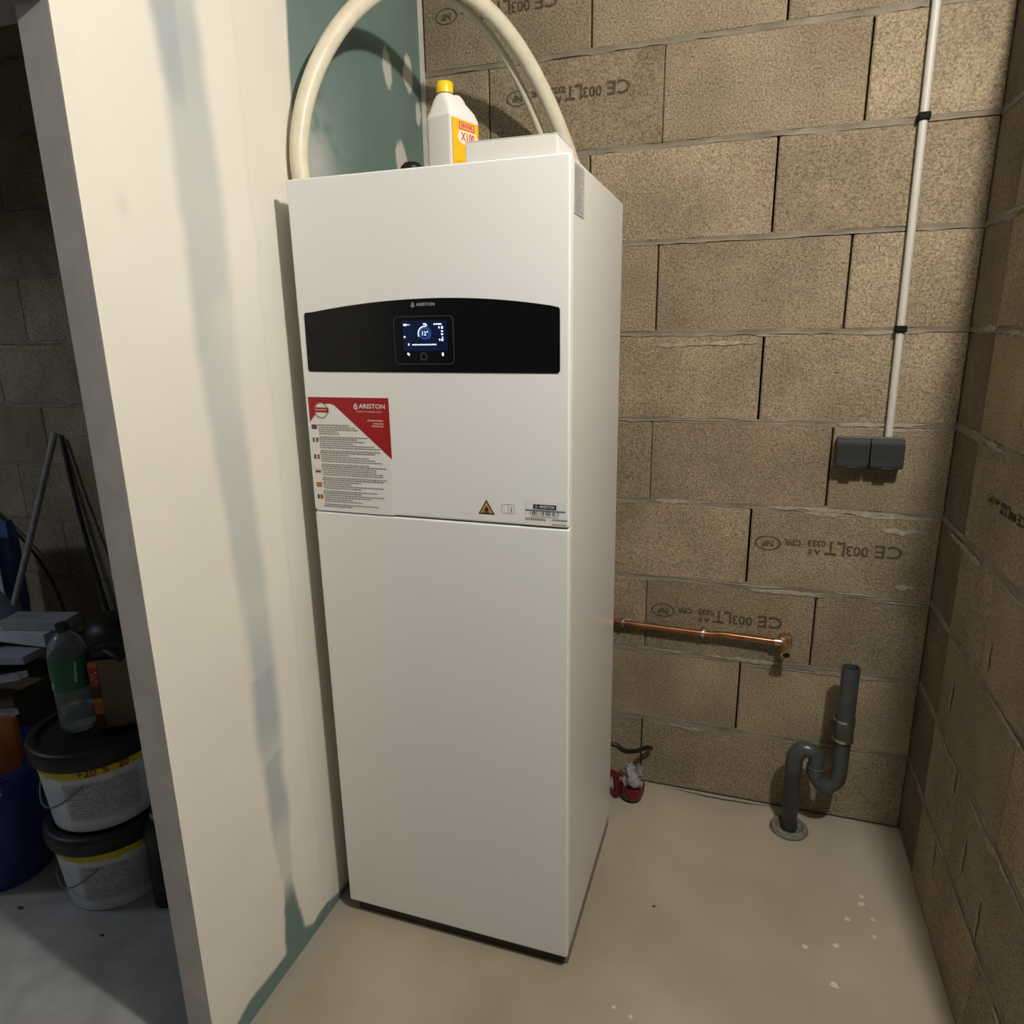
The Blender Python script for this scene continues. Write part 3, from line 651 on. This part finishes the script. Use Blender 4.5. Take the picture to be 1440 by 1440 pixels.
for a, b in ((.4215, .5025), (.5065, .5875)):
    bm = bmesh.new()
    prof = [(-.030, 1.2195), (-.038, 1.2195), (-.050, 1.205), (-.052, 1.160), (-.054, 1.142), (-.050, 1.138), (-.030, 1.138)]
    prism_bm(prof, 'x', a, b, bm); bmesh.ops.bevel(bm, geom=list(bm.edges), offset=.0022, segments=2, affect='EDGES')
    l = sp_(bm_obj('flap_lid', bm, M_SOCK))
    t = box('finger_tab', (a+b)/2-.014, (a+b)/2+.014, -.058, -.048, 1.1365, 1.1425, M_SOCK, bev=.0015)
    t.parent = l
sp_(box('hinge_bar', .424, .586, -.036, -.020, 1.2155, 1.2215, mat('socket_top', (.09, .088, .075), .5), bev=.002))

# ------------------------------------------------------------------ copper pipe
cop = thing('copper_pipe', 'horizontal copper pipe clipped to the block wall ending in a brass elbow', 'pipe', (.08, 0, .59))
cp = lambda o: world_child(o, cop)
cp(tube('pipe', [(-.62, -.026, .596), (-.16, -.026, .594), (.09, -.026, .590), (.135, -.026, .592), (.165, -.027, .594), (.30, -.030, .592), (.322, -.032, .592)], .0088, M_COPPER, seg=16, smooth=6))
for x, z in ((-.155, .594), (.096, .590)):
    o = cp(bm_obj('pipe_clip', tube_bm([(x-.004, -.026, z), (x+.004, -.026, z)], .0125, 16), M_STEEL, None, True, 40))
    s = box('clip_leg', x-.003, x+.003, -.018, .001, z-.018, z+.016, M_STEEL); s.parent = o
    t = tube('clip_screw', [(x+.001, -.026, z+.010), (x+.002, -.030, z+.024)], .003, M_STEEL, None, 8); t.parent = o
e = cp(tube('brass_elbow', [(.306, -.031, .592), (.322, -.031, .592), (.333, -.034, .591), (.337, -.045, .586), (.338, -.060, .580), (.3385, -.072, .575)], .0125, M_BRASS, seg=16, smooth=4))
def ec(o): o.parent = e; return o
ec(box('elbow_flange', .322, .356, -.030, .001, .575, .612, M_BRASS, bev=.004))
ec(tube('elbow_nut', [(.3382, -.062, .580), (.3388, -.078, .573)], .0175, M_BRASS, seg=6))
ec(tube('thread_hole', [(.3387, -.0775, .5732), (.3388, -.0792, .5724)], .0105, M_GAP, seg=14))

# ------------------------------------------------------------------ waste trap
trap = thing('waste_standpipe', 'grey plastic waste standpipe with u-bend trap in the wall corner', 'pipe', (.392, -.10, 0))
tp = lambda o: world_child(o, trap)
TX, TY = .511, -.105
bm = bmesh.new(); lathe_bm([(.0245, .40), (.0245, .573), (.0215, .573), (.0215, .41)], 28, (TX, TY, 0), bm); tp(bm_obj('standpipe', bm, M_PVC, None, True, 40))
tp(lathe('sleeve', [(.0255, .338), (.0275, .342), (.0275, .402), (.0255, .408), (.0, .408)], M_PVCD, c=(TX-.001, TY, 0), seg=28))
for z in (.408, .345):
    c = tp(lathe('hose_clamp', [(.0275, z-.004), (.0295, z-.004), (.0295, z+.004), (.0275, z+.004)], M_STEEL, c=(TX-.001, TY, 0), seg=28))
    s = box('clamp_screw', TX-.040, TX-.024, TY-.016, TY-.006, z-.018, z-.006, M_CLIP, bev=.002); s.parent = c
tp(tube('u_bend', [(TX, TY, .342), (TX, TY, .28), (TX-.001, TY, .225), (TX-.009, TY, .195), (TX-.032, TY, .178), (TX-.055, TY, .195), (TX-.064, TY, .222), (TX-.064, TY, .250), (TX-.066, TY, .270), (TX-.076, TY, .285), (TX-.095, TY, .290)], .0225, M_PVC, seg=22, smooth=6))
tp(lathe('union_nut', [(.0225, .212), (.0265, .214), (.0265, .238), (.0225, .240)], M_PVC, c=(TX-.064, TY, 0), seg=24))
tp(tube('elbow', [(TX-.088, TY, .290), (TX-.104, TY, .289), (.396, TY, .278), (.3875, TY+.001, .262), (.386, TY+.003, .235), (.386, TY+.003, .215)], .0245, M_PVC, seg=22, smooth=6))
tp(tube('down_pipe', [(.386, TY+.003, .232), (.388, TY+.004, .10), (.390, TY+.004, -.001)], .0225, mat('pvc_dark', (.035, .04, .04), .4), seg=22, smooth=4))
tp(lathe('floor_collar', [(.027, .0), (.052, .0), (.056, .006), (.050, .016), (.042, .018), (.036, .010), (.027, .008)], mat('collar_grey', (.17, .165, .14), .6, var=.2, scale=60), c=(.390, TY+.004, 0), seg=30))

# ------------------------------------------------------------------ red drain cup behind the boiler corner
cup = thing('drain_cup', 'small red cup with clear rim on the floor behind the boiler', 'cup', (-.098, -.098, 0))
lathe('bowl', [(0, .0), (.022, .001), (.034, .012), (.040, .034), (.041, .056), (.037, .058), (.036, .034), (0, .012)], mat('red_plastic', (.13, .006, .010), .22), cup, 32)
cf = crumple_bag('clear_film', .060, .058, .070, mat('clear_plastic', (.50, .48, .48), .15, trans=.45, var=.2, scale=60), cup, .010, 23); cf.location = (.002, 0, .040)
tag(tube('black_cable', [(-.30, -.13, .17), (-.20, -.125, .20), (-.155, -.12, .205), (-.125, -.115, .185), (-.09, -.085, .172), (-.062, -.05, .168), (-.05, -.022, .15)], .0075, M_CLIP, seg=10, smooth=6), 'short black cable sagging above the red cup', 'cable')
tag(tube('red_pipe', [(-.30, -.20, .10), (-.19, -.15, .11), (-.155, -.125, .10), (-.148, -.115, .06), (-.150, -.11, .011)], .011, mat('red_plastic', (0, 0, 0)), seg=10, smooth=6), 'thin red pipe dropping to the floor beside the red cup', 'pipe')


# ------------------------------------------------------------------ store room on the left
M_BUCK = mat('bucket_white', (.60, .63, .66), .5, var=.12, scale=18)
M_LID = mat('lid_black', (.012, .012, .013), .45)
M_BAND = mat('band_yellow', (.62, .50, .02), .5)
M_BANDRED = mat('band_print', (.30, .035, .02), .5)
BC = (-1.452, -.878)
def wrap_text(s, size, r, z, ang0, m, parent, tilt=0.0, sx=1.0):
    o = text('band_text', s, size, m, Matrix.Identity(4), parent, 0, sx, bold=size*.02)
    bq = bmesh.new(); bq.from_mesh(o.data); bmesh.ops.triangulate(bq, faces=bq.faces)
    for _ in range(3):
        le = [e for e in bq.edges if e.calc_length() > .004]
        if le: bmesh.ops.subdivide_edges(bq, edges=le, cuts=1); bmesh.ops.triangulate(bq, faces=[f for f in bq.faces if len(f.verts) > 3])
    bq.to_mesh(o.data); bq.free()
    for v in o.data.vertices:
        a = ang0+v.co.x/r; zz = z+v.co.y; rr = r+.0010
        v.co = (rr*math.cos(a), rr*math.sin(a), zz)
    return o
def paint_bucket(z, label, words, ang):
    t = thing('plaster_bucket', label, 'bucket', (BC[0], BC[1], z), group=None)
    lathe('tub', [(0, .001), (.130, .001), (.133, .004), (.1485, .198), (.1485, .206), (.144, .206), (.129, .008), (0, .006)], M_BUCK, t, 56)
    lathe('lid', [(0, .236), (.135, .236), (.138, .247), (.150, .249), (.158, .246), (.163, .238), (.163, .205), (.160, .198), (.1515, .198), (.1515, .2075), (0, .2075)], M_LID, t, 64)
    bd = lathe('yellow_band', [(.1466, .170), (.1475, .170), (.1496, .1975), (.1486, .1975)], M_BAND, t, 64)
    for w, sz, a in words: wrap_text(w, sz, .1492, .1835, a, M_BANDRED, bd)
    lb = bm_obj('label', lathe_bm([(.1372, .04), (.1454, .150)], 64), mat('tub_label', (.44, .46, .48), .55), t, True)
    bm = bmesh.new(); bm.from_mesh(lb.data)
    dele = [f for f in bm.faces if not (-1.35 < math.atan2(f.calc_center_median().y, f.calc_center_median().x) < -.1)]
    bmesh.ops.delete(bm, geom=dele, context='FACES'); bmesh.ops.scale(bm, vec=(1.004, 1.004, 1), verts=bm.verts); bm.to_mesh(lb.data); bm.free()
    bm = bmesh.new()
    for row in range(11):
        a = -1.30; zz = .142-row*.009; R_ = (.1372+.0082*(zz-.04)/.11)*1.007
        while a < -.15:
            l = random.uniform(.02, .09)
            if random.random() < .75: bm.faces.new([bm.verts.new((R_*math.cos(q), R_*math.sin(q), h)) for q, h in ((a, zz), (a+l, zz), (a+l, zz+.0035), (a, zz+.0035))])
            a += l+.02
    bm_obj('label_print', bm, mat('tub_print', (.24, .26, .28), .6), lb)
    h = tube('wire_handle', [(.152*math.cos(q), .152*math.sin(q), .150-.075*math.sin((q+2.9)/1.9*math.pi)) for q in [-2.9+1.9*k/14 for k in range(15)]], .0022, mat('wire_grey', (.12, .125, .13), .5), t, 6)
    return t
paint_bucket(0, 'white plaster bucket with black lid standing on the floor under another bucket', [('DEFI', .020, -1.92), ], -1.0)
paint_bucket(.2505, 'white plaster bucket marked plus 20 percent, stacked on top of another bucket', [('+20', .030, -.92), ('%', .024, -.62), ('20', .028, -.34)], -1.0)

bb = thing('blue_bucket', 'dark blue plastic bucket with wire handle on the store room floor', 'bucket', (-1.815, -.955, 0))
M_BLUE = mat('blue_plastic', (.018, .032, .16), .38)
lathe('tub', [(0, .001), (.118, .001), (.121, .005), (.152, .345), (.158, .347), (.158, .368), (.152, .370), (.147, .350), (.116, .009), (0, .007)], M_BLUE, bb, 56)
for a in (-.35, math.pi-.35):
    e_ = box('handle_lug', -.012, .012, -.012, .012, .315, .352, M_BLUE, bb, bev=.003); e_.location = (.158*math.cos(a), .158*math.sin(a), 0)
tube('wire_handle', [(.166*math.cos(q)*(1+.05*math.sin(u*math.pi)), .166*math.sin(q)*(1+.05*math.sin(u*math.pi)), .333-.15*math.sin(u*math.pi)) for u, q in [(k/18, -.35-math.pi*k/18) for k in range(19)]], .003, mat('wire_light', (.42, .44, .50), .35), bb, 8)
# orange bag standing in the blue bucket (print upside down)
ob = thing('orange_bag', 'orange and white printed bag standing in the blue bucket', 'bag', (-1.835, -.935, .012), math.radians(22))
crumple_bag('sack', .20, .045, .455, mat('bag_orange', (.40, .115, .02), .55, scale=9, col2=(.46, .17, .05)), ob, .006, 4)
text('print', 'EN', .055, mat('bag_print', (.55, .45, .38), .6), Matrix.Translation((.040, -.034, .405)) @ Matrix.Rotation(math.pi, 4, 'Y') @ FRONT, ob, .0004, 1.0, bold=.001)
# clear bottle on the upper bucket
bt_ = thing('water_bottle', 'clear plastic water bottle with green label on the stacked bucket', 'bottle', (-1.470, -.905, .4990))
M_PET = mat('clear_pet', (.78, .84, .86), .06, trans=.92, ior=1.25, spec=.5)
lathe('body', [(0, .004), (.030, .001), (.042, .006), (.046, .020), (.046, .055), (.0435, .062), (.046, .070), (.046, .205), (.045, .225), (.038, .250), (.024, .268), (.014, .276), (.0135, .290), (.012, .290), (.012, .276), (.022, .266), (.036, .248), (.043, .224), (.044, .205), (.044, .020), (.040, .009), (0, .008)], M_PET, bt_, 40, auto=85)
lathe('paper_sleeve', [(.0466, .125), (.0470, .127), (.0470, .213), (.0466, .215)], mat('label_green', (.012, .12, .05), .45), bt_, 40)
for u0, u1, z0, z1 in ((-2.0, -1.75, .128, .150), (-.55, -.42, .150, .205)):
    bm = bmesh.new()
    A_ = [bm.verts.new((.0474*math.cos(u0+(u1-u0)*k/5), .0474*math.sin(u0+(u1-u0)*k/5), z0)) for k in range(6)]
    B_2 = [bm.verts.new((.0474*math.cos(u0+.12+(u1-u0)*k/5), .0474*math.sin(u0+.12+(u1-u0)*k/5), z1)) for k in range(6)]
    for k in range(5): bm.faces.new((A_[k], A_[k+1], B_2[k+1], B_2[k]))
    bm_obj('sleeve_mark', bm, mat('label_mint', (.25, .42, .38), .5), bt_)
lathe('bottle_cap', [(0, .292), (.0145, .292), (.0145, .280), (.0155, .280), (.0155, .300), (0, .302)], M_LID, bt_, 24)
lathe('water', [(0, .0085), (.040, .0095), (.0435, .020), (.0435, .060), (0, .060)], mat('water', (.80, .88, .92), .02, trans=.95, ior=1.33), bt_, 32)
sn = thing('food_carton', 'brown carton with red and orange printed edge behind the water bottle', 'box', (-1.392, -.860, .4985), math.radians(38))
bm_obj('carton', box_bm(-.040, .055, -.022, .022, 0, .195, .001, 1), mat('carton_brown', (.16, .125, .075), .6, var=.15, scale=12), sn)
ed = bm_obj('printed_edge', box_bm(-.0412, -.020, -.0228, .0228, .002, .193, .0006, 1), mat('edge_orange', (.42, .17, .04), .5), sn)
box('edge_red', -.0416, -.0196, -.0234, .0234, .128, .180, mat('edge_red', (.34, .03, .03), .5), ed)
box('edge_dark', -.0416, -.0196, -.0234, .0234, .090, .126, mat('edge_dark', (.06, .02, .015), .5), ed)
box('edge_dark', -.0416, -.0196, -.0234, .0234, .004, .045, mat('edge_maroon', (.12, .02, .015), .5), ed)
bm = bmesh.new()
for k in range(5): bmesh.ops.create_circle(bm, cap_ends=True, radius=random.uniform(.002, .004), segments=8, matrix=Matrix.Translation((random.uniform(-.038, -.024), -.0240, .14+k*.006)) @ Matrix.Rotation(math.pi/2, 4, 'X'))
bm_obj('edge_marks', bm, mat('edge_marks', (.55, .45, .42), .5), ed)
gl = thing('black_glove', 'crumpled black work glove draped over the brown carton', 'glove', (-1.385, -.855, .696), math.radians(30))
bm = tube_bm([(-.045, 0, .012), (.0, .005, .022), (.05, .0, .020)], lambda t: .020+.008*math.sin(t*3.1), 12, 5)
bm_obj('palm', bm, M_LID, gl, True)
for k in range(4): tube('finger', [(.04, -.018+.012*k, .02), (.075, -.024+.015*k, .018), (.098, -.03+.018*k, .002)], .0085, M_LID, gl, 8, 3)
tube('thumb', [(.0, -.018, .022), (.03, -.045, .02), (.05, -.055, .01)], .009, M_LID, gl, 8, 3)
# dark gas cartridge beside the buckets
gc = thing('dark_canister', 'slim dark green canister with pale collar beside the bucket stack', 'canister', (-1.255, -.905, 0))
lathe('cylinder', [(0, .0), (.036, .0), (.038, .003), (.038, .225), (.034, .245), (.022, .262), (.014, .268), (0, .268)], mat('canister_green', (.018, .026, .022), .35), gc, 32)
lathe('collar', [(.0145, .262), (.0160, .264), (.0160, .276), (.0145, .278), (0, .278)], mat('collar_white', (.40, .40, .40), .4), gc, 20)
lathe('nozzle', [(.011, .277), (.012, .290), (.008, .303), (0, .304)], M_LID, gc, 16)
box('gauge_strip', -.0035, .0035, -.0392, -.0378, .150, .178, mat('strip_white', (.45, .46, .46), .5), gc).rotation_euler = (0, 0, -.9)

# pile of building leftovers against the back wall
def crate(label, x0, x1, y0, y1, h, rz=0.0, col=(.10, .075, .05)):
    t = thing('cardboard_box', label, 'box', ((x0+x1)/2, (y0+y1)/2, 0), rz); w, d_ = (x1-x0)/2, (y1-y0)/2
    m = mat('cardboard_%d' % int(col[0]*1000), col, .85, var=.15, scale=9)
    bm_obj('body', box_bm(-w, w, -d_, d_, 0, h-.004, .002, 1), m, t)
    for s in (-1, 1): bm_obj('flap', box_bm(-w+.002, w-.002, min(s*.003, s*d_), max(s*.003, s*d_), h-.0038, h-.0005, .0005, 1), m, t)
    box('tape', -w+.01, w-.01, -.025, .025, h-.0004, h, mat('parcel_tape', (.14, .10, .06), .3), t)
    return t
crate('large brown cardboard box under the pile of boards', -2.62, -2.10, -.66, -.16, .36)
crate('dark cardboard box next to the block wall under the black bowl', -2.08, -1.74, -.52, -.16, .43, 0, (.05, .042, .034))
def board(name, label, cat, a, b, w, th, m, group=None, rollv=0.0):
    a = Vector(a); b = Vector(b); L_ = (b-a).length; o = bm_obj(name, box_bm(0, L_, -w/2, w/2, 0, th, .0015, 1), m)
    q = (b-a).to_track_quat('X', 'Z').to_matrix().to_4x4() @ Matrix.Rotation(rollv, 4, 'X'); o.matrix_world = Matrix.Translation(a) @ q
    return tag(o, label, cat, group)
M_PALE = mat('pale_board', (.48, .49, .52), .6, var=.15, scale=7); M_GREYB = mat('grey_board', (.30, .30, .32), .7, var=.2, scale=6)
board('insulation_board', 'pale grey board lying across the top of the pile', 'board', (-2.70, -.50, .470), (-2.09, -.46, .470), .13, .05, M_PALE)
board('offcut_board', 'short dark grey offcut stacked on the pale grey board', 'board', (-2.275, -.50, .521), (-2.05, -.44, .521), .09, .035, M_GREYB)
board('grey_plank', 'mid grey plank lying under the pale grey board', 'plank', (-2.70, -.60, .366), (-2.11, -.545, .436), .10, .028, M_GREYB)
for i, (a, b, lb) in enumerate((((-2.52, -.68, .300), (-1.96, -.70, .462), 'thin steel profile sticking up steeply from the pile front'), ((-2.55, -.70, .20), (-1.98, -.74, .345), 'thin steel profile lying lower across the front of the pile'),
                               ((-2.45, -.73, .10), (-2.0, -.765, .275), 'red-edged steel profile nearest the orange bag'))):
    a = Vector(a); b = Vector(b); L_ = (b-a).length; w = .030
    prof = [(-w/2, 0), (w/2, 0), (w/2, .020), (w/2-.0025, .020), (w/2-.0025, .0025), (-w/2+.0025, .0025), (-w/2+.0025, .020), (-w/2, .020)]
    o = prism('steel_profile', prof, 'x', 0, L_, mat('galvanised', (.42, .42, .43), .4, metal=.5, var=.2, scale=30) if i < 2 else mat('red_profile', (.26, .10, .09), .5, var=.3, scale=20))
    o.matrix_world = Matrix.Translation(a) @ (b-a).to_track_quat('X', 'Z').to_matrix().to_4x4(); tag(o, lb, 'profile')
pb = crumple_bag('plastic_bag', .26, .13, .36, mat('bag_milky', (.42, .43, .44), .35, var=.15, scale=15), None, .020, 9); pb.location = (-2.44, -.86, .0); pb.rotation_euler = (0, 0, .2)
tag(pb, 'crumpled milky plastic bag standing in front of the pile', 'bag')
cb_ = thing('cement_bag', 'blue and white paper bag of powder leaning on the block wall', 'bag', (-2.70, -.27, .362), math.radians(10))
ck = crumple_bag('sack', .30, .11, .45, mat('bag_blue', (.07, .11, .30), .6), cb_, .008, 12)
box('white_panel', -.020, .130, -.0665, -.060, .16, .435, mat('bag_paper', (.52, .54, .60), .7, var=.1, scale=10), cb_).rotation_euler = (0, 0, 0)
bm = bmesh.new()
for k in range(9):
    x = -.030; zz = .400-k*.024
    while x < .085: l = random.uniform(.01, .035); bm.faces.new([bm.verts.new((x+u, -.0672, zz+v)) for u, v in ((0, 0), (l, 0), (l, .006), (0, .006))]); x += l+.006
bm_obj('panel_print', bm, mat('bag_print_grey', (.25, .27, .34), .6), cb_)
tb = thing('pale_blue_tub', 'pale blue rounded plastic tub upside down on the boards', 'tub', (-2.43, -.50, .521))
lathe('shell', [(.105, 0), (.112, .002), (.112, .012), (.104, .014), (.094, .060), (.075, .095), (.040, .112), (0, .116)], mat('pale_blue', (.34, .42, .60), .45), tb, 40)
lathe('rim', [(.112, .0), (.118, .003), (.118, .009), (.112, .0125)], mat('pale_blue', (0, 0, 0)), tb, 40)
bw = thing('black_bowl', 'black rubber mixing bowl turned upside down on the dark box', 'bowl', (-1.965, -.36, .431))
lathe('shell', [(.108, .0), (.113, .003), (.113, .014), (.103, .020), (.096, .062), (.076, .095), (.045, .110), (0, .114)], M_LID, bw, 40)
lathe('rim', [(.113, .002), (.119, .005), (.119, .012), (.113, .016)], mat('bowl_rim', (.05, .05, .05), .5), bw, 40)
# poles leaning on the back wall
bh = thing('broom_handle', 'grey wooden broom handle leaning against the block wall', 'broom', (-2.47, -.42, .362))
def bc(o): return world_child(o, bh)
bc(tube('shaft', [(-2.470, -.40, .400), (-2.4935, -.20, .78), (-2.508, -.022, 1.135)], .0125, mat('shaft_grey', (.26, .245, .225), .6, var=.2, scale=25), seg=12))
bc(tube('grip', [(-2.506, -.047, 1.085), (-2.508, -.022, 1.140)], .0142, mat('grip_grey', (.30, .29, .27), .5), seg=12))
bc(box('socket', -2.492, -2.448, -.425, -.385, .362, .42, M_LID, bev=.006))
tag(tube('black_rod', [(-2.18, -.135, .02), (-2.40, -.055, .75), (-2.478, -.018, 1.120)], .0085, M_LID, seg=10, smooth=3), 'slim black rod leaning against the block wall beside the broom', 'rod')
tag(tube('loose_cable', [(-2.98, -.02, .80), (-2.80, -.03, .66), (-2.66, -.05, .52), (-2.58, -.07, .38), (-2.50, -.09, .20), (-2.44, -.09, .02)], .006, M_CLIP, seg=8, smooth=6), 'thin black cable looping down the block wall behind the broom', 'cable')

# ------------------------------------------------------------------ ceiling lamp
lamp = thing('ceiling_lamp', 'bare bulb holder hanging from the ceiling', 'lamp', (LAMP.x, LAMP.y, CEIL))
lathe('ceiling_rose', [(0, 0), (.04, 0), (.035, -.02), (0, -.022)], M_CLIP, lamp, 24)
tube('cord', [(0, 0, -.02), (0, 0, -.06)], .003, M_CLIP, lamp, 8)
lathe('bulb_holder', [(0, -.055), (.014, -.058), (.018, -.075), (.018, -.092), (0, -.094)], M_CLIP, lamp, 20)
lamp_light.parent = lamp; lamp_light.matrix_parent_inverse = Matrix.Translation(lamp.location).inverted()

fill_lamp = thing('added_fill_lamp', 'added cool white pendant lamp, out of view, filling the store room with light', 'lamp', (FILL.x, FILL.y, FILL.z+.16))  # fixture made up to carry the added fill light
tube('cord', [(0, 0, -.002), (0, 0, CEIL-FILL.z-.161)], .004, M_CLIP, fill_lamp, 8)
lathe('lamp_body', [(0, 0), (.12, 0), (.12, -.03), (.11, -.036), (0, -.036)], mat('lamp_plastic', (.7, .7, .7), .4), fill_lamp, 40)
lathe('trim_ring', [(.12, -.004), (.128, -.006), (.128, -.026), (.12, -.029)], M_STEEL, fill_lamp, 40)
fill_light.parent = fill_lamp; fill_light.matrix_parent_inverse = Matrix.Translation(fill_lamp.location).inverted()
